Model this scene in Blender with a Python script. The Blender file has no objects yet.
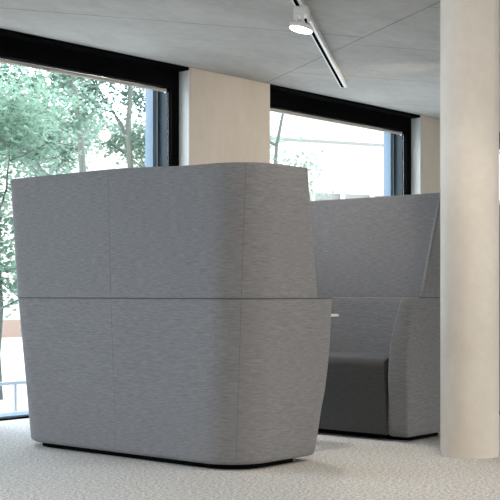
import bpy, bmesh, math, random
from mathutils import Vector, Matrix
random.seed(7)
C = bpy.context.scene
COL = C.collection
PI = math.pi
S = 1.1                      # metres per layout unit
H_EYE = 0.80
TH = math.radians(40.8)      # x axis runs along the window wall, y axis towards it
SN, CS = math.sin(TH), math.cos(TH)

def at(px, Y, z=0.0):        # survey helper: sight line of the photo + distance -> place
    X = (px - 250) / 1190 * Y
    return Vector((SN * X + CS * Y, -CS * X + SN * Y, z))

# ------------------------------------------------------------------ materials
def mat(name, col, rough=0.6, metal=0.0, spec=0.5):
    m = bpy.data.materials.new(name); m.use_nodes = True
    b = m.node_tree.nodes['Principled BSDF']
    b.inputs['Base Color'].default_value = (*col, 1)
    b.inputs['Roughness'].default_value = rough
    b.inputs['Metallic'].default_value = metal
    b.inputs['Specular IOR Level'].default_value = spec
    return m

class NT:
    def __init__(s, m): s.t = m.node_tree; s.b = s.t.nodes['Principled BSDF']
    def n(s, typ, **kw):
        o = s.t.nodes.new(typ)
        for k, v in kw.items():
            if k.startswith('i_'):
                key = k[2:]; key = int(key) if key.isdigit() else key
                o.inputs[key].default_value = v
            else: setattr(o, k, v)
        return o
    def l(s, a, b): s.t.links.new(a, b)
    def math(s, op, a, b=None, clamp=False):
        o = s.t.nodes.new('ShaderNodeMath'); o.operation = op; o.use_clamp = clamp
        for i, v in enumerate((a, b)):
            if v is None: continue
            if isinstance(v, (int, float)): o.inputs[i].default_value = v
            else: s.l(v, o.inputs[i])
        return o.outputs[0]
    def coord(s, scale=(1, 1, 1)):
        tc = s.n('ShaderNodeTexCoord'); mp = s.n('ShaderNodeMapping')
        mp.inputs['Scale'].default_value = scale
        s.l(tc.outputs['Object'], mp.inputs['Vector']); return mp.outputs[0]
    def noise(s, scale, detail=3, vec=(1, 1, 1), rough=0.5):
        o = s.n('ShaderNodeTexNoise'); o.inputs['Scale'].default_value = scale
        o.inputs['Detail'].default_value = detail; o.inputs['Roughness'].default_value = rough
        s.l(s.coord(vec), o.inputs['Vector']); return o.outputs['Fac']
    def ramp(s, fac, stops):
        r = s.n('ShaderNodeValToRGB'); e = r.color_ramp.elements
        while len(e) < len(stops): e.new(0.5)
        for i, (p, c) in enumerate(stops):
            e[i].position = p; e[i].color = (*c, 1)
        s.l(fac, r.inputs[0]); return r.outputs[0]
    def mix(s, fac, a, b, mode='MIX'):
        o = s.n('ShaderNodeMix', data_type='RGBA', blend_type=mode)
        if isinstance(fac, (int, float)): o.inputs[0].default_value = fac
        else: s.l(fac, o.inputs[0])
        for idx, v in ((6, a), (7, b)):
            if isinstance(v, tuple): o.inputs[idx].default_value = (*v, 1)
            else: s.l(v, o.inputs[idx])
        return o.outputs[2]
    def bump(s, h, strength=0.2, dist=0.01):
        o = s.n('ShaderNodeBump'); o.inputs['Strength'].default_value = strength
        o.inputs['Distance'].default_value = dist
        s.l(h, o.inputs['Height']); s.l(o.outputs[0], s.b.inputs['Normal'])

def fabric_mat(name, dark, light):
    m = mat(name, light, 0.95, 0, 0.15); t = NT(m)
    a = t.noise(1.0, 3, (20, 20, 460), 0.6)          # long horizontal slub threads
    b = t.noise(1.0, 2, (420, 420, 90), 0.5)         # short upright weave
    c = t.noise(1.0, 2, (2.5, 2.5, 3.5))             # broad variation in the cloth
    f = t.math('ADD', t.math('MULTIPLY', a, 0.75), t.math('MULTIPLY', b, 0.25))
    col = t.ramp(f, [(0.36, dark), (0.62, light)])
    col = t.mix(t.math('MULTIPLY', c, 0.22), col, dark)
    t.l(col, t.b.inputs['Base Color'])
    t.b.inputs['Sheen Weight'].default_value = 0.15
    t.b.inputs['Sheen Roughness'].default_value = 0.5
    t.bump(f, 0.25, 0.002)
    return m

def concrete_mat(name, a, b, scale=3.0, pits=True, rough=0.8, vec=(1, 1, 1)):
    m = mat(name, a, rough, 0, 0.3); t = NT(m)
    n1 = t.noise(scale, 6, vec, 0.62); n2 = t.noise(scale * 9, 4, vec, 0.6)
    f = t.math('ADD', t.math('MULTIPLY', n1, 0.7), t.math('MULTIPLY', n2, 0.3))
    col = t.ramp(f, [(0.32, b), (0.62, a)])
    if pits:
        v = t.n('ShaderNodeTexVoronoi'); v.inputs['Scale'].default_value = 13
        t.l(t.coord(), v.inputs['Vector'])
        p = t.math('LESS_THAN', v.outputs['Distance'], 0.035)
        col = t.mix(t.math('MULTIPLY', p, 0.35), col, tuple(x * 0.55 for x in a))
    t.l(col, t.b.inputs['Base Color']); t.bump(f, 0.12, 0.004)
    return m, t, col

M = {}
M['fabric'] = fabric_mat('grey melange upholstery', (0.142, 0.141, 0.147), (0.254, 0.252, 0.260))
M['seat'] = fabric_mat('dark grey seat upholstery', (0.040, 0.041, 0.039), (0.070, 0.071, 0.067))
M['groove_shade'] = mat('dark seam thread', (0.07, 0.07, 0.075), 0.9)
M['stitch'] = mat('grey seam stitch', (0.10, 0.10, 0.105), 0.9)
M['plinth'] = mat('black plinth', (0.004, 0.004, 0.004), 0.9, 0, 0.03)
M['black'] = mat('black painted metal', (0.003, 0.003, 0.0035), 0.9, 0, 0.05)
M['teal'] = mat('anthracite window profile', (0.012, 0.036, 0.054), 0.5)
M['bluealu'] = mat('blue grey aluminium', (0.17, 0.25, 0.34), 0.5)
M['chrome'] = mat('brushed steel', (0.75, 0.76, 0.78), 0.25, 1.0)
M['blind'] = mat('beige blind cloth', (0.62, 0.55, 0.48), 0.9)
M['white'] = mat('white enamel', (0.82, 0.81, 0.79), 0.4)
M['slot'] = mat('black track slot', (0.004, 0.004, 0.004), 0.95, 0, 0.0)
M['tabletop'] = mat('white laminate', (0.85, 0.84, 0.82), 0.3)
M['plaster'] = mat('pale reveal plaster', (0.74, 0.75, 0.74), 0.8)
M['column'], _, _ = concrete_mat('beige fair faced concrete', (0.79, 0.74, 0.675), (0.70, 0.645, 0.575), 2.2)
M['pier'], _, _ = concrete_mat('warm grey concrete pier', (0.76, 0.67, 0.575), (0.67, 0.585, 0.49), 2.0, vec=(1, 1, 0.4))
M['roomwall'] = mat('off white wall paint', (0.72, 0.70, 0.66), 0.85)

# carpet
m = mat('speckled loop carpet', (0.5, 0.49, 0.46), 1.0, 0, 0.05); t = NT(m)
n1 = t.noise(62, 4, rough=0.75); n2 = t.noise(0.9, 3); n3 = t.noise(190, 2)
f = t.math('ADD', t.math('MULTIPLY', n1, 0.65), t.math('MULTIPLY', n3, 0.35))
col = t.ramp(f, [(0.40, (0.24, 0.23, 0.215)), (0.5, (0.585, 0.57, 0.545)), (0.60, (0.83, 0.815, 0.785))])
col = t.mix(t.math('MULTIPLY', n2, 0.18), col, (0.40, 0.38, 0.35))
t.l(col, t.b.inputs['Base Color']); t.bump(f, 0.5, 0.006); M['carpet'] = m

# cast concrete ceiling with its formwork joints
m, t, col = concrete_mat('cast concrete ceiling', (0.55, 0.525, 0.49), (0.40, 0.38, 0.35), 1.3, rough=0.75, vec=(0.8, 1.6, 1))
tc = t.n('ShaderNodeTexCoord'); mp = t.n('ShaderNodeMapping')
mp.inputs['Rotation'].default_value = (0, 0, TH + math.radians(90 - 20) - PI / 2 + PI / 2 - math.radians(90) + 0)
sep = t.n('ShaderNodeSeparateXYZ'); t.l(tc.outputs['Object'], sep.inputs[0])
# sighting axes (right, ahead) from room axes, then the joint grid turned 20 degrees
X = t.math('SUBTRACT', t.math('MULTIPLY', sep.outputs[0], SN / S), t.math('MULTIPLY', sep.outputs[1], CS / S))
Y = t.math('ADD', t.math('MULTIPLY', sep.outputs[0], CS / S), t.math('MULTIPLY', sep.outputs[1], SN / S))
a = math.radians(20)
s_ = t.math('ADD', t.math('MULTIPLY', X, math.cos(a)), t.math('MULTIPLY', Y, math.sin(a)))
t_ = t.math('ADD', t.math('MULTIPLY', X, -math.sin(a)), t.math('MULTIPLY', Y, math.cos(a)))
right = t.math('GREATER_THAN', s_, 3.275)
left = t.math('SUBTRACT', 1.0, right)
def line(v, p, w=0.007): return t.math('LESS_THAN', t.math('ABSOLUTE', t.math('SUBTRACT', v, p)), w)
j = line(s_, 3.275)
for p in (0.9, -1.5, 5.65): j = t.math('MAXIMUM', j, line(s_, p) if p != 0.9 else t.math('MULTIPLY', line(s_, p), t.math('LESS_THAN', t_, 6.88)))
for p in (4.96, 6.02, 7.10, 8.16, 9.22, 10.3): j = t.math('MAXIMUM', j, t.math('MULTIPLY', right, line(t_, p, 0.005)))
for p in (2.6, 4.74, 6.88, 9.7): j = t.math('MAXIMUM', j, t.math('MULTIPLY', left, line(t_, p)))
soft = t.noise(2.0, 3)
col2 = t.mix(t.math('MULTIPLY', j, t.math('ADD', 0.25, t.math('MULTIPLY', soft, 0.6))), col, (0.16, 0.155, 0.145))
t.l(col2, t.b.inputs['Base Color']); M['ceiling'] = m

# window glass: clear sheet with a mirror-like sheen at glancing angles
m = bpy.data.materials.new('window glass'); m.use_nodes = True
nt = m.node_tree; nt.nodes.remove(nt.nodes['Principled BSDF'])
tr = nt.nodes.new('ShaderNodeBsdfTransparent'); tr.inputs[0].default_value = (0.96, 0.99, 0.99, 1)
gl = nt.nodes.new('ShaderNodeBsdfGlossy'); gl.inputs['Roughness'].default_value = 0.02
fr = nt.nodes.new('ShaderNodeFresnel'); fr.inputs['IOR'].default_value = 1.45
mx = nt.nodes.new('ShaderNodeMixShader')
ge = nt.nodes.new('ShaderNodeNewGeometry'); fm = nt.nodes.new('ShaderNodeMath'); fm.operation = 'MULTIPLY'
iv = nt.nodes.new('ShaderNodeMath'); iv.operation = 'SUBTRACT'; iv.inputs[0].default_value = 1
nt.links.new(ge.outputs['Backfacing'], iv.inputs[1]); nt.links.new(iv.outputs[0], fm.inputs[0]); nt.links.new(fr.outputs[0], fm.inputs[1])
nt.links.new(fm.outputs[0], mx.inputs[0]); nt.links.new(tr.outputs[0], mx.inputs[1]); nt.links.new(gl.outputs[0], mx.inputs[2])
nt.links.new(mx.outputs[0], nt.nodes['Material Output'].inputs[0]); M['glass'] = m

m = mat('lit lamp diffuser', (1, 1, 1), 0.5)
m.node_tree.nodes['Principled BSDF'].inputs['Emission Color'].default_value = (1, 0.96, 0.90, 1)
m.node_tree.nodes['Principled BSDF'].inputs['Emission Strength'].default_value = 7
M['lit'] = m

def leaf_mat(name, a, b):
    m = mat(name, a, 0.7, 0, 0.2); t = NT(m)
    oi = t.n('ShaderNodeNewGeometry')
    t.l(t.ramp(oi.outputs['Random Per Island'], [(0.0, a), (1.0, b)]), t.b.inputs['Base Color'])
    t.b.inputs['Subsurface Weight'].default_value = 0.0
    # thin leaves let daylight through
    tl = t.n('ShaderNodeBsdfTranslucent'); tl.inputs[0].default_value = (*[min(1, x * 1.15) for x in b], 1)
    ms = t.n('ShaderNodeMixShader'); ms.inputs[0].default_value = 0.45
    t.l(t.b.outputs[0], ms.inputs[1]); t.l(tl.outputs[0], ms.inputs[2])
    t.l(ms.outputs[0], t.t.nodes['Material Output'].inputs[0])
    return m
M['leaf'] = leaf_mat('pale green leaves', (0.095, 0.175, 0.130), (0.22, 0.33, 0.25))
M['leaf2'] = leaf_mat('silver green leaves', (0.125, 0.205, 0.165), (0.25, 0.35, 0.285))
M['bark'] = mat('grey bark', (0.13, 0.15, 0.14), 0.9)
M['facade'] = mat('white render', (0.80, 0.80, 0.79), 0.9)
M['facade_line'] = mat('grey gutter metal', (0.20, 0.22, 0.235), 0.6)
M['brick'] = mat('salmon brick', (0.36, 0.27, 0.245), 0.9)
M['pane_dark'] = mat('distant window glass', (0.26, 0.31, 0.35), 0.2)
M['canopy'] = mat('beige canopy board', (0.66, 0.57, 0.47), 0.8)
M['rail'] = mat('grey galvanised steel', (0.40, 0.45, 0.50), 0.5, 0.3)
M['low_bounce_ground'] = mat('dark asphalt', (0.09, 0.09, 0.09), 0.9)
M['paving'] = concrete_mat('pale paving', (0.62, 0.62, 0.61), (0.5, 0.5, 0.49), 2.0)[0]

# ------------------------------------------------------------------ builders
def obj(name, bm, m, parent=None, loc=(0, 0, 0), sharp=40):
    bmesh.ops.scale(bm, vec=(S, S, S), verts=bm.verts)
    bmesh.ops.recalc_face_normals(bm, faces=bm.faces)
    lim = math.radians(sharp)
    for f in bm.faces: f.smooth = True
    for e in bm.edges:
        if len(e.link_faces) != 2 or e.calc_face_angle(0) > lim: e.smooth = False
    me = bpy.data.meshes.new(name); bm.to_mesh(me); bm.free()
    me.materials.append(M[m])
    o = bpy.data.objects.new(name, me); COL.objects.link(o)
    o.location = Vector(loc) * S
    if parent: o.parent = parent
    return o

def tag(o, label=None, cat=None, group=None, kind=None):
    if label: o['label'] = label
    if cat: o['category'] = cat
    if group: o['group'] = group
    if kind: o['kind'] = kind
    return o

def empty(name, loc, rz=0, **kw):
    o = bpy.data.objects.new(name, None); COL.objects.link(o)
    o.location = Vector(loc) * S; o.rotation_euler = (0, 0, rz); o.empty_display_size = 0.1
    return tag(o, **kw)

def box(bm, x0, x1, y0, y1, z0, z1, bev=0.0, mtx=None, seg=2):
    r = bmesh.ops.create_cube(bm, size=1)
    vs = r['verts']
    for v in vs:
        v.co = Vector((x0 + (v.co.x + .5) * (x1 - x0), y0 + (v.co.y + .5) * (y1 - y0), z0 + (v.co.z + .5) * (z1 - z0)))
    if bev:
        es = list({e for v in vs for e in v.link_edges})
        r = bmesh.ops.bevel(bm, geom=es, offset=bev, segments=seg, affect='EDGES', profile=0.5)
        vs = list({v for f in r['faces'] for v in f.verts} | {v for v in vs if v.is_valid})
    if mtx: bmesh.ops.transform(bm, matrix=mtx, verts=vs)
    return bm
def B(*a, **k): return box(bmesh.new(), *a, **k)

def tube(bm, pts, rad, n=10, cap=True):
    pts = [Vector(p) for p in pts]
    rads = rad if isinstance(rad, (list, tuple)) else [rad] * len(pts)
    prev = None; rings = []
    up = None
    for i, p in enumerate(pts):
        d = (pts[min(i + 1, len(pts) - 1)] - pts[max(i - 1, 0)]).normalized()
        if up is None: up = d.orthogonal().normalized()
        else: up = (up - d * up.dot(d)).normalized()
        s = d.cross(up)
        rings.append([bm.verts.new(p + (up * math.cos(2 * PI * k / n) + s * math.sin(2 * PI * k / n)) * rads[i]) for k in range(n)])
    for a, b in zip(rings, rings[1:]):
        for k in range(n): bm.faces.new((a[k], a[(k + 1) % n], b[(k + 1) % n], b[k]))
    if cap:
        bm.faces.new(rings[0][::-1]); bm.faces.new(rings[-1])
    return bm

def lathe(bm, prof, n=48, mtx=None):
    rings = []
    for r, z in prof:
        rings.append([bm.verts.new((r * math.cos(2 * PI * k / n), r * math.sin(2 * PI * k / n), z)) for k in range(n)])
    for a, b in zip(rings, rings[1:]):
        for k in range(n): bm.faces.new((a[k], a[(k + 1) % n], b[(k + 1) % n], b[k]))
    bm.faces.new(rings[0][::-1]); bm.faces.new(rings[-1])
    if mtx: bmesh.ops.transform(bm, matrix=mtx, verts=bm.verts)
    return bm

def lerp_tab(tab, z):
    if z <= tab[0][0]: return tab[0][1]
    for (z0, a), (z1, b) in zip(tab, tab[1:]):
        if z <= z1: return a + (b - a) * (z - z0) / (z1 - z0)
    return tab[-1][1]

# ------------------------------------------------------------------ high-back sofa
HW0, R0, HTOP, SEAM = 0.7825, 0.21, 1.376, 0.775
T_BACK = [(0.03, 0), (SEAM, 0.035), (HTOP, 0.053)]
T_SIDE = [(0.03, 0), (SEAM, 0.064), (HTOP, 0.106)]
T_FRONT = [(0.03, .560), (.095, .574), (.24, .592), (.334, .612), (.45, .622), (.56, .625), (.78, .617)]
T_ARM = [(0.03, .128), (.40, .122), (.50, .118), (.58, .110), (.65, .099), (.71, .087), (.75, .077), (.775, .070)]

def ring(xb, hw, r, xf, ts, tb, rho, z, NA=14, NS=8, NB=12, NR=4):
    """closed U-shaped outline (outer skin, front edge, inner skin, front edge)"""
    P = []
    def arc(cx, cy, rr, a0, a1, n, skip=False):
        for k in range(1 if skip else 0, n + 1):
            a = a0 + (a1 - a0) * k / n; P.append((cx + rr * math.cos(a), cy + rr * math.sin(a)))
    def seg(p, q, n):
        for k in range(1, n): P.append((p[0] + (q[0] - p[0]) * k / n, p[1] + (q[1] - p[1]) * k / n))
    rho = min(rho, ts * 0.49)
    ri = max(r - ts, 0.06); xi = xb + tb
    # right side going back
    arc(xf - rho, -hw + rho, rho, 0, -PI / 2, NR)
    seg((xf - rho, -hw), (xb + r, -hw), NS)
    arc(xb + r, -hw + r, r, -PI / 2, -PI, NA)
    seg((xb, -hw + r), (xb, hw - r), NB)
    arc(xb + r, hw - r, r, PI, PI / 2, NA)
    seg((xb + r, hw), (xf - rho, hw), NS)
    arc(xf - rho, hw - rho, rho, PI / 2, 0, NR)
    hi = hw - ts
    arc(xf - rho, hi + rho, rho, 0, -PI / 2, NR)
    seg((xf - rho, hi), (xi + ri, hi), NS)
    arc(xi + ri, hi - ri, ri, PI / 2, PI, NA)
    seg((xi, hi - ri), (xi, -hi + ri), NB)
    arc(xi + ri, -hi + ri, ri, PI, 3 * PI / 2, NA)
    seg((xi + ri, -hi), (xf - rho, -hi), NS)
    arc(xf - rho, -hi - rho, rho, PI / 2, 0, NR)
    return [(x, y, z) for x, y in P]

def loft(rings):
    bm = bmesh.new(); R = [[bm.verts.new(p) for p in r] for r in rings]
    n = len(R[0])
    for a, b in zip(R, R[1:]):
        for k in range(n): bm.faces.new((a[k], a[(k + 1) % n], b[(k + 1) % n], b[k]))
    # caps: bridge outer half to inner half (outline is mirror-indexed)
    h = n // 2
    for Rr in (R[0], R[-1]):
        for k in range(h - 1):
            # outer index k pairs with inner index n-1-k
            bm.faces.new((Rr[k], Rr[k + 1], Rr[n - 2 - k], Rr[n - 1 - k]))
    return bm

def shell_rings(levels, front, tside, tback, rho):
    out = []
    for z, e in levels:
        xb = -lerp_tab(T_BACK, z) + e; hw = HW0 + lerp_tab(T_SIDE, z) - e
        out.append(ring(xb, hw, R0 - e * 0.5, lerp_tab(front, z) - e, lerp_tab(tside, z) - 2 * e, tback - 2 * e, rho, z))
    return out

def lv(z0, z1, n, e0, e1):
    """levels with rounded lower edge e0 and upper edge e1"""
    L = []
    for k in range(4):
        a = PI / 2 * k / 4; L.append((z0 + e0 * (1 - math.cos(a)), e0 * (1 - math.sin(a))))
    for k in range(n + 1): L.append((z0 + e0 + (z1 - e1 - z0 - e0) * k / n, 0.0))
    for k in range(1, 5):
        a = PI / 2 * k / 4; L.append((z1 - e1 + e1 * math.sin(a), e1 * (1 - math.cos(a))))
    return L

def outer_at(z, ang=None, out=0.0):
    xb = -lerp_tab(T_BACK, z); hw = HW0 + lerp_tab(T_SIDE, z)
    if ang is None: return (xb - out, 0.0, z)
    s = 1 if ang > 0 else -1; a = abs(ang)
    return (xb + R0 - (R0 + out) * math.cos(a), s * (hw - R0 + (R0 + out) * math.sin(a)), z)

def make_sofa():
    root = empty('high_back_sofa', (0, 0, 0))
    # black recessed plinth
    bm = bmesh.new()
    e = 0.05; xb, hw, r, xf = e, HW0 - e, R0 - 0.03, .550 - 0.075
    pts = []
    for cx, cy, a0, rr in ((xf - .03, -hw + .03, -PI / 2, .03), (xf - .03, hw - .03, 0, .03), (xb + r, hw - r, PI / 2, r), (xb + r, -hw + r, PI, r)):
        for k in range(9):
            a = a0 + PI / 2 * k / 8; pts.append((cx + rr * math.cos(a), cy + rr * math.sin(a)))
    lo = [bm.verts.new((x, y, 0.0)) for x, y in pts]; hi = [bm.verts.new((x, y, 0.045)) for x, y in pts]
    bm.faces.new(lo[::-1]); bm.faces.new(hi)
    for k in range(len(pts)): bm.faces.new((lo[k], lo[(k + 1) % len(pts)], hi[(k + 1) % len(pts)], hi[k]))
    tag(obj('plinth', bm, 'plinth', root), 'black recessed plinth')
    low = obj('lower_shell', loft(shell_rings(lv(.026, SEAM, 26, .018, .006), T_FRONT, T_ARM, .14, .012)), 'fabric', root)
    up = obj('upper_screen', loft(shell_rings(lv(SEAM - .001, HTOP, 16, .004, .007), [(SEAM, .504), (HTOP, .374)],
             [(SEAM, .032), (HTOP, .022)], .085, .012)), 'fabric', root)
    # stitched seams: middle of the back and both rounded corners
    for ang in (None, 0.78, -0.78):
        for part, z0, z1 in ((low, .05, SEAM - .010), (up, SEAM + .010, HTOP - .012)):
            bm = bmesh.new()
            tube(bm, [outer_at(z0 + (z1 - z0) * k / 14, ang, -0.0004) for k in range(15)], 0.0010, 6)
            obj('seam', bm, 'stitch', part)
    rg = shell_rings([(SEAM, -.0004)], T_FRONT, T_ARM, .14, .012)[0]
    path = [Vector(p) for p in rg[4:4 + 8 + 14 + 12 + 14 + 8]]
    obj('seam', tube(bmesh.new(), path, 0.0024, 6), 'groove_shade', low)  # dark tube paints in the shade of the gap between shell and screen
    # seat: upholstered block with a softly rounded front edge
    bm = bmesh.new(); prof = []
    xF, zT, rr = .610, .447, .045
    prof.append((xF - .045, .036)); prof.append((xF - .030, .036))
    prof.append((xF - .028, .05))
    prof.append((xF - .004, zT - .12))
    for k in range(9):
        a = PI / 2 * k / 8; prof.append((xF - rr + rr * math.cos(a), zT - rr + rr * math.sin(a)))
    prof.append((.35, zT + .006)); prof.append((.115, zT)); prof.append((.115, .20)); prof.append((.36, .036))
    ys = [-.66, -.655, 0, .655, .66]
    R = []
    for y in ys:
        R.append([bm.verts.new((x, y, z)) for x, z in prof])
    n = len(prof)
    for a, b in zip(R, R[1:]):
        for k in range(n): bm.faces.new((a[k], a[(k + 1) % n], b[(k + 1) % n], b[k]))
    bm.faces.new(R[0]); bm.faces.new(R[-1][::-1])
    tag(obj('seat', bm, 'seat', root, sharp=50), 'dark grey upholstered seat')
    return root

def copy_tree(o, parent=None):
    c = o.copy(); COL.objects.link(c)
    if parent: c.parent = parent
    for ch in list(o.children): copy_tree(ch, c)
    return c

GS = 'high back lounge sofas'
sofa = make_sofa()
sofa.location = Vector((3.94, 4.2575, 0)) * S
tag(sofa, 'large grey high back sofa in the foreground, seen from its closed back', 'sofa', GS)
far = copy_tree(sofa); MID = 4.927
far.location = Vector((2 * MID - 3.94, 4.2925, 0)) * S; far.rotation_euler.z = PI
tag(far, 'grey high back sofa beside the column with its open seat facing us', 'sofa', GS)
third = copy_tree(sofa); third.location = Vector((6.95, 4.2575, 0)) * S
tag(third, 'grey high back sofa almost fully hidden behind the round concrete column', 'sofa', GS)

# the foreground screen stands a little taller towards its window end
for ch in sofa.children:
    if ch.name.startswith('upper_screen'):
        for o in [ch] + list(ch.children):
            o.data = o.data.copy()
            for v in o.data.vertices:
                k = min(1, max(0, (v.co.y / S + .62) / .62)); k = k * k * (3 - 2 * k)
                v.co.z += S * .020 * k * max(0, (v.co.z / S - SEAM) / (HTOP - SEAM))

# ------------------------------------------------------------------ table between the sofas
tb = empty('side_table', (MID, 4.30, 0), label='white table with thin top standing between the two facing sofas', cat='table')
bm = B(-.235, .235, -.49, .49, .674, .687)
es = [e for e in bm.edges if abs(e.verts[0].co.z - e.verts[1].co.z) > .005]
bmesh.ops.bevel(bm, geom=es, offset=.03, segments=5, affect='EDGES', profile=.5)
obj('tabletop', bm, 'tabletop', tb)
obj('pedestal', lathe(bmesh.new(), [(.03, .010), (.03, .674)], 24), 'chrome', tb)
obj('foot_plate', B(-.15, .15, -.2, .2, 0, .011, .004), 'chrome', tb)

# ------------------------------------------------------------------ column
cp = at(469.7, 5.877)
r = .1432
bm = lathe(bmesh.new(), [(r - .004, 0), (r - .004, .006), (r, .012), (r, 2.43)], 72)
tag(obj('concrete_column', bm, 'column', None, (cp.x, cp.y, 0)), 'round pale beige concrete column rising from carpet to ceiling', 'column')

# ------------------------------------------------------------------ room shell
LH = .147; HC = 2.43; VW = 5.942; VF = 6.045; VG = 6.23; VO = 6.34
U0, U1, V0 = -4.2, 15.5, -4.0
tag(obj('floor', B(U0, U1, V0, VO, -.12, 0), 'carpet'), kind='structure')
tag(obj('ceiling', B(U0 - .3, U1 + .3, V0 - .3, VO, HC, HC + .25), 'ceiling'), kind='structure')
PITCH = 2.163 + .902
piers = [6.221 + PITCH * k for k in (-4, -3, -2, -1, 0, 1, 2, 3)]
bm = bmesh.new()
for p in piers:
    box(bm, max(p, U0), min(p + .902, U1), VW, VO - .001, 0, HC, 0.004)
tag(obj('wall_left', bm, 'pier'), kind='structure')
bm = bmesh.new()      # pale plaster lining on both sides of each pier
for p in piers:
    for a, b in ((p - .006, p + .001), (p + .901, p + .908)):
        if a > U0 and b < U1: box(bm, a, b, VW + .006, VF + .01, .0005, HC - .0005)
tag(obj('trim_1', bm, 'plaster'), kind='structure')

def window(i, u0, u1, blind_label=None, full=True):
    w = empty('window_%d' % i, (u0, VF, 0), kind='structure')
    L = u1 - u0
    e = .008
    fr = bmesh.new()
    lh = LH
    box(fr, e, L - e, 0, .05, HC - lh, HC - .001)                # black head panel
    box(fr, e, .08, 0, .05, .045, HC - lh)                      # black jambs
    box(fr, L - .08, L - e, 0, .05, .045, HC - lh)
    box(fr, e, L - e, -.0, .02, .001, .010)                      # low sill
    obj('window_frame', fr, 'black', w)
    # thin black shadow gap at the ceiling, out to the pier face
    obj('shadow_gap', B(e, L - e, -.10, 0, HC - .022, HC - .001), 'black', w)
    # deep profile between the room face and the glass
    d = bmesh.new()
    for a, b in ((.030, .080), (L - .080, L - .030)):
        box(d, a, b, .05, .145, .022, HC - LH + .03)
    box(d, .03, L - .03, .05, .145, HC - LH + .03, HC - .05)
    obj('deep_profile', d, 'teal', w)
    d = bmesh.new()
    for a, b in ((.05, .130), (L - .130, L - .05)):
        box(d, a, b, .145, .225, .022, HC - LH + .03)
    box(d, .03, L - .03, .02, .225, .001, .022)
    obj('sash', d, 'bluealu', w)
    for a in (.086, L - .092):
        obj('gasket', B(a, a + .006, .140, .1449, .03, HC - LH + .03), 'white', w)
    obj('pane', B(.10, L - .10, .186, .190, .03, HC - lh + .03), 'glass', w)
    return w

def blind(u0, u1, label):
    L = u1 - u0
    zc = HC - LH - .018
    b = empty('roller_blind', (u0, VF + .052, zc), label=label, cat='blind', group='rolled up window blinds')
    obj('cloth_roll', tube(bmesh.new(), [(.098, .0, 0), (L - .098, 0, 0)], .012, 14), 'blind', b)
    obj('head_rail', B(.09, L - .09, -.004, .012, .013, .0185, .001), 'chrome', b)
    for x in (.092, L - .092):
        br = bmesh.new()
        tube(br, [(x - .006, 0, 0), (x + .006, 0, 0)], .0155, 14)
        box(br, x - .003, x + .003, -.012, .012, 0, .018)
        obj('bracket', br, 'chrome', b)
    for x in (.089, L - .089):
        gd = bmesh.new()
        tube(gd, [(x, -.02, -.01), (x, -.02, .04 - zc + .0)], .0024, 8)
        obj('guide_cable', gd, 'chrome', b)

wl = {-1: 'rolled up beige blind on the window behind the camera side',
      0: 'rolled up beige blind along the top of the big left window by the trees',
      1: 'rolled up beige blind along the top of the middle window behind the two sofas',
      2: 'rolled up beige blind on the far window right of the column'}
for i, k in enumerate((-3, -2, -1, 0, 1, 2)):
    p0 = 6.221 + PITCH * (k - 1) + .902; p1 = 6.221 + PITCH * k
    window(i + 1, p0, p1)
    if k in (0, 1): blind(p0, p1, wl[k])

# remaining walls: daylight also comes in through the glazing on the opposite side
bm = bmesh.new(); W = 4.7
edges = [-1.4 + k * 5.0 for k in range(4)]
x = U0
for e in edges:
    if e > x: box(bm, x, min(e, U1), V0 - .3, V0, 0, HC)
    x = e + W
if x < U1: box(bm, x, U1, V0 - .3, V0, 0, HC)
tag(obj('wall_right', bm, 'roomwall'), kind='structure')
k = 7
for e in edges:
    w = empty('window_%d' % k, (e, V0, 0), kind='structure'); k += 1
    if e > U1: continue
    L = min(W, U1 - e)
    f = bmesh.new()
    for a in (0.001, L / 2 - .03, L - .061): box(f, a, a + .06, -.2, -.1, .061, HC - .061)
    box(f, .001, L - .001, -.2, -.1, 0.001, .06); box(f, .001, L - .001, -.2, -.1, HC - .06, HC - .001)
    obj('window_frame', f, 'black', w)
    obj('pane', B(.06, L - .06, -.155, -.15, .05, HC - .05), 'glass', w)
tag(obj('wall_back', B(U0 - .3, U0, V0 - .3, VO, 0, HC), 'roomwall'), kind='structure')
tag(obj('wall_front', B(U1, U1 + .3, V0 - .3, VO, 0, HC), 'roomwall'), kind='structure')

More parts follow.
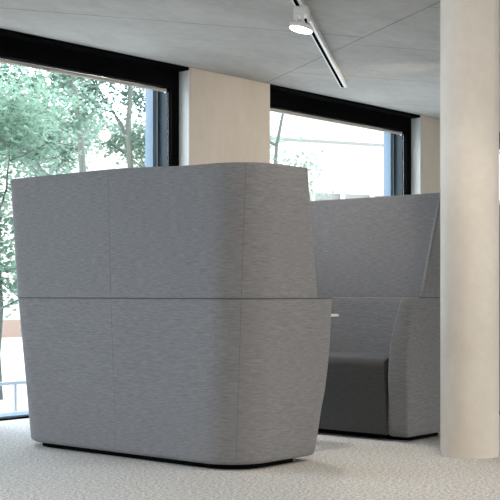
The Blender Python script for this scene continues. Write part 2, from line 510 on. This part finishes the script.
# ------------------------------------------------------------------ ceiling track lights
def proj_ceiling(px, py):
    Y = (HC - .02 - H_EYE) * 1190 / (293 - py); return at(px, Y)
e1 = proj_ceiling(343.5, 86); s1 = proj_ceiling(297, 0)
d1 = (s1 - e1).normalized()
rz = math.atan2(d1.y, d1.x)
def track(label, end, length):
    t = empty('ceiling_track', (end.x, end.y, HC), rz, label=label, cat='track', group='ceiling lighting tracks')
    bm = bmesh.new()
    box(bm, 0, length, -.024, -.016, -.034, 0); box(bm, 0, length, .006, .024, -.034, 0)
    box(bm, 0, length, -.016, .006, -.010, 0); box(bm, -.004, .004, -.024, .024, -.034, 0)
    obj('rail', bm, 'white', t)
    tag(obj('slot', B(.006, length - .006, -.0159, .0059, -.0325, -.0105), 'slot', t), 'black inner slot')
    return t
TL = 9.0
track('white ceiling track with black slot running towards the window', e1, TL)
def lamp(label, pos, aim, power, cone=95):
    l = empty('track_spotlight', (pos.x, pos.y, HC - .034), rz, label=label, cat='lamp', group='white track lamps')
    ad = bmesh.new(); box(ad, -.065, .065, -.034, .034, -.042, .001, .004)
    box(ad, .02, .055, -.046, -.030, -.075, -.005, .003); box(ad, -.06, -.02, .020, .034, -.070, -.02, .003)
    obj('adapter', ad, 'white', l)
    hc = Vector((.020, -.006, -.108))
    obj('stem', tube(bmesh.new(), [(.030, .0, -.035), (.026, .004, -.085), hc], .008, 10), 'white', l)
    # direction the head faces, in the lamp's own axes
    wd = (Vector(aim) - Vector((pos.x, pos.y, HC - .15))).normalized()
    ld = Matrix.Rotation(-rz, 3, 'Z') @ wd
    q = Vector((0, 0, -1)).rotation_difference(ld).to_matrix().to_4x4()
    mt = Matrix.Translation(hc) @ q
    hd = obj('lamp_head', lathe(bmesh.new(), [(.02, .014), (.060, .012), (.069, .004), (.069, -.015), (.065, -.016)], 40, mt), 'white', l)
    tag(obj('diffuser', lathe(bmesh.new(), [(.063, -.0145), (.063, -.0175)], 40, mt), 'lit', hd), 'glowing lamp disc')
    ld_ = bpy.data.lights.new('lamp_light', 'SPOT'); ld_.energy = power; ld_.spot_size = math.radians(cone)
    ld_.spot_blend = .6; ld_.color = (1.0, .90, .78); ld_.shadow_soft_size = .05
    o = bpy.data.objects.new('lamp_light', ld_); COL.objects.link(o); o.parent = l
    o.location = (hc + ld * .028) * S
    o.rotation_euler = Vector((0, 0, -1)).rotation_difference(ld).to_euler()
P1 = proj_ceiling(303, 6)
lamp('round white track lamp glowing near the top edge of the photo', P1, (P1.x - SN * .55 - CS * .12, P1.y + CS * .55 - SN * .12, 0), 40, 125)
P2 = at(0, 0) + Vector((e1 + d1 * (e1 - at(250, 5.8)).length).to_tuple())
lamp('white track lamp further along the same track, above the foreground sofa', P2, (P2.x + .35, P2.y - .05, 0), 3, 130)
P3 = e1 + d1 * 6.5
lamp('added white track lamp out of view, lighting the open carpet', P3, (P3.x + .3, P3.y - .4, 0), 75, 130)  # unseen lamp, added to brighten the carpet and the sofa back
e2 = proj_ceiling(508, 78)
track('second white ceiling track partly hidden behind the concrete column', e2 - d1 * .3, TL)
P4 = proj_ceiling(512, 66)
lamp('white track lamp peeking out right of the concrete column', P4, (6.75, 5.94, 1.6), 26, 80)
P5 = e2 + d1 * 6.0
lamp('added white track lamp out of view, aimed at the concrete column', P5, (cp.x, cp.y, .9), 62, 75)  # added out of view to lift the brightness of the column
P6 = e2 + d1 * 4.1
lamp('added white track lamp out of view, aimed towards the side of the foreground sofa', P6, (4.15, 3.05, 0), 30, 105)  # extra unseen lamp, lights the near sofa's side from above

# ------------------------------------------------------------------ outdoors
tag(obj('ground', B(-30, 60, VO + .001, 60, -.3, -.06), 'paving'), kind='structure')
tag(obj('ground', B(-30, 60, -40, V0 - .301, -.3, -.06), 'low_bounce_ground'), kind='structure')  # unseen ground, kept dark so less light bounces indoors
tag(obj('ground', B(-30, U0 - .301, V0 - .3, VO, -.3, -.06), 'paving'), kind='structure')

def tree(loc, height, spread, nleaf, label, lm, base_frac=.25, leaf=.055, seed=1, cat='tree'):
    rnd = random.Random(seed)
    t = empty('leafy_tree' if cat == 'tree' else 'leafy_bush', (loc.x, loc.y, -.06), label=label, cat=cat, group='trees outside the windows' if cat == 'tree' else None)
    tr = bmesh.new(); tips = []
    def branch(p, d, ln, r, lev):
        pts = [p]; n = 5
        for k in range(n):
            d = (d + Vector((rnd.uniform(-.16, .16), rnd.uniform(-.16, .16), rnd.uniform(-.05, .10)))).normalized()
            pts.append(pts[-1] + d * ln / n)
        tube(tr, pts, [r * (1 - .13 * k) for k in range(n + 1)], 6 if lev else 9)
        if lev >= 1: tips.extend(pts[2:])
        if lev < 3:
            for k in range(6 if lev == 0 else 4):
                q = pts[rnd.randint(2, n)] if lev else pts[min(n, 1 + k * n // 6 + 1)]
                a = rnd.uniform(0, 2 * PI); el = rnd.uniform(.1, .75)
                nd = Vector((math.cos(a) * math.cos(el), math.sin(a) * math.cos(el), math.sin(el)))
                branch(q, (nd + d * .25).normalized(), ln * rnd.uniform(.42, .6) * (spread if lev == 0 else 1), r * .45, lev + 1)
    branch(Vector((0, 0, 0)), Vector((0, 0, 1)), height, height * .014, 0)
    obj('trunk', tr, 'bark', t)
    bm = bmesh.new()
    for _ in range(nleaf):
        c = rnd.choice(tips) + Vector((rnd.gauss(0, .17), rnd.gauss(0, .17), rnd.gauss(0, .12)))
        if c.z < height * base_frac: continue
        a = rnd.uniform(0, 2 * PI); tilt = rnd.uniform(-.9, .5)
        d = Vector((math.cos(a) * math.cos(tilt), math.sin(a) * math.cos(tilt), math.sin(tilt)))
        s = d.cross(Vector((0, 0, 1))).normalized() * leaf * .34
        nrm = d.cross(s).normalized() * leaf * .10
        l = leaf * rnd.uniform(.7, 1.4)
        v = [bm.verts.new(c), bm.verts.new(c + d * l * .5 + s + nrm), bm.verts.new(c + d * l), bm.verts.new(c + d * l * .5 - s + nrm)]
        bm.faces.new((v[0], v[1], v[2])); bm.faces.new((v[0], v[2], v[3]))
    o = obj('foliage', bm, lm, t, sharp=180); o['kind'] = 'stuff'
    return t
tree(at(-14, 13.0), 4.9, .85, 19000, 'dense leafy tree at the left edge of the left window', 'leaf', .02, .085, 3)
tree(at(84, 17.5), 5.6, .72, 19000, 'slender tree in the middle of the left window', 'leaf2', .10, .095, 5)
tree(at(138, 23.0), 6.4, .6, 18000, 'pale tree beside the right jamb of the left window', 'leaf2', .1, .115, 11)
tree(at(279, 19.0), 4.0, .5, 6000, 'small pale tree next to the pier in the middle window', 'leaf2', .45, .08, 21)
tree(at(0, 9.6), 1.9, .6, 7000, 'low bush at the left edge of the photo, left of the foreground sofa', 'leaf', .02, .06, 31, cat='bush')

# white building beyond the middle window
def wallbox(name, p, q, z0, z1, th, m, parent=None, off=0):
    d = (q - p); n = Vector((-d.y, d.x, 0)).normalized()
    bm = bmesh.new()
    pts = [p + n * off, q + n * off, q + n * (off + th), p + n * (off + th)]
    lo = [bm.verts.new((a.x, a.y, z0)) for a in pts]; hi = [bm.verts.new((a.x, a.y, z1)) for a in pts]
    bm.faces.new(lo[::-1]); bm.faces.new(hi)
    for k in range(4): bm.faces.new((lo[k], lo[(k + 1) % 4], hi[(k + 1) % 4], hi[k]))
    return obj(name, bm, m, parent)
p, q = at(205, 25), at(560, 29)
bl = empty('white_building', (0, 0, 0), label='bright white low building outside behind the middle window', cat='building')
wallbox('wall', p, q, -.06, 5.2, 4, 'facade', bl)
wallbox('eave_band', p, q, 4.1, 4.16, .06, 'facade_line', bl, -.06)
wallbox('base_band', p, q, 1.2, 3.0, .03, 'facade_line', bl, -.031)
for k in range(12):
    a = p.lerp(q, (k + .3) / 12.5); b_ = p.lerp(q, (k + .37) / 12.5)
    wallbox('post', a, b_, -.06, 3.05, .12, 'facade', bl, -.16)
# brick house beyond the trees
p, q = at(-90, 21), at(150, 27)
bh = empty('brick_house', (0, 0, 0), label='white house with a low salmon brick base behind the trees at the left', cat='house')
wallbox('wall', p, q, -.06, .28, 5, 'brick', bh)
wallbox('upper_wall', p, q, .28, 4.6, 5, 'facade', bh)
for k in range(9):
    a = p.lerp(q, (k + .25) / 9); b_ = p.lerp(q, (k + .7) / 9)
    f = wallbox('window', a, b_, .7, 2.1, .06, 'facade', bh, -.06)
    a2 = a.lerp(b_, .1); b2 = a.lerp(b_, .9)
    wallbox('window_pane', a2, b2, .8, 2.0, .02, 'pane_dark', f, -.075)
# guard rail outside the left window
gr = empty('guard_rail', (0, 0, 0), label='low grey steel rail on the paving outside the left window', cat='railing')
pa, pb = Vector((2.2, 6.7, 0)), Vector((8.2, 6.7, 0))
bm = tube(bmesh.new(), [pa + Vector((0, 0, .17)), pb + Vector((0, 0, .17))], .014, 8); obj('top_bar', bm, 'rail', gr)
for k in range(5):
    c = pa.lerp(pb, (k + .5) / 5) + Vector((.04, 0, 0))
    obj('post', tube(bmesh.new(), [c + Vector((0, 0, -.06)), c + Vector((0, 0, .17))], .014, 8), 'rail', gr)

# ------------------------------------------------------------------ daylight
w = bpy.data.worlds.new('overcast daylight'); C.world = w; w.use_nodes = True
nt = w.node_tree; bg = nt.nodes['Background']
# cool bright cloud towards the window side, warmer and dimmer on the opposite side
tc = nt.nodes.new('ShaderNodeTexCoord'); dp = nt.nodes.new('ShaderNodeVectorMath'); dp.operation = 'DOT_PRODUCT'
dp.inputs[1].default_value = Vector((-.62, -.75, .2)).normalized()
nt.links.new(tc.outputs['Generated'], dp.inputs[0])
mr = nt.nodes.new('ShaderNodeMapRange'); mr.inputs[1].default_value = -1; mr.inputs[2].default_value = 1
nt.links.new(dp.outputs['Value'], mr.inputs[0])
rp = nt.nodes.new('ShaderNodeValToRGB'); nt.links.new(mr.outputs[0], rp.inputs[0])
rp.color_ramp.elements[0].position = .15; rp.color_ramp.elements[0].color = (.79, .90, 1.07, 1)
rp.color_ramp.elements[1].position = .85; rp.color_ramp.elements[1].color = (.35, .31, .27, 1)
nt.links.new(rp.outputs[0], bg.inputs[0]); bg.inputs[1].default_value = 7.0

# ------------------------------------------------------------------ camera
cd = bpy.data.cameras.new('camera'); cam = bpy.data.objects.new('camera', cd); COL.objects.link(cam)
cam.location = (0, 0, H_EYE * S); cam.rotation_euler = (PI / 2, 0, -(PI / 2 - TH))
cd.sensor_width = 36; cd.lens = 1190 / 500 * 36; cd.shift_y = 43 / 500
C.camera = cam
C.view_settings.view_transform = 'Standard'; C.view_settings.look = 'None'
C.view_settings.gamma = 1; C.view_settings.exposure = 0.7
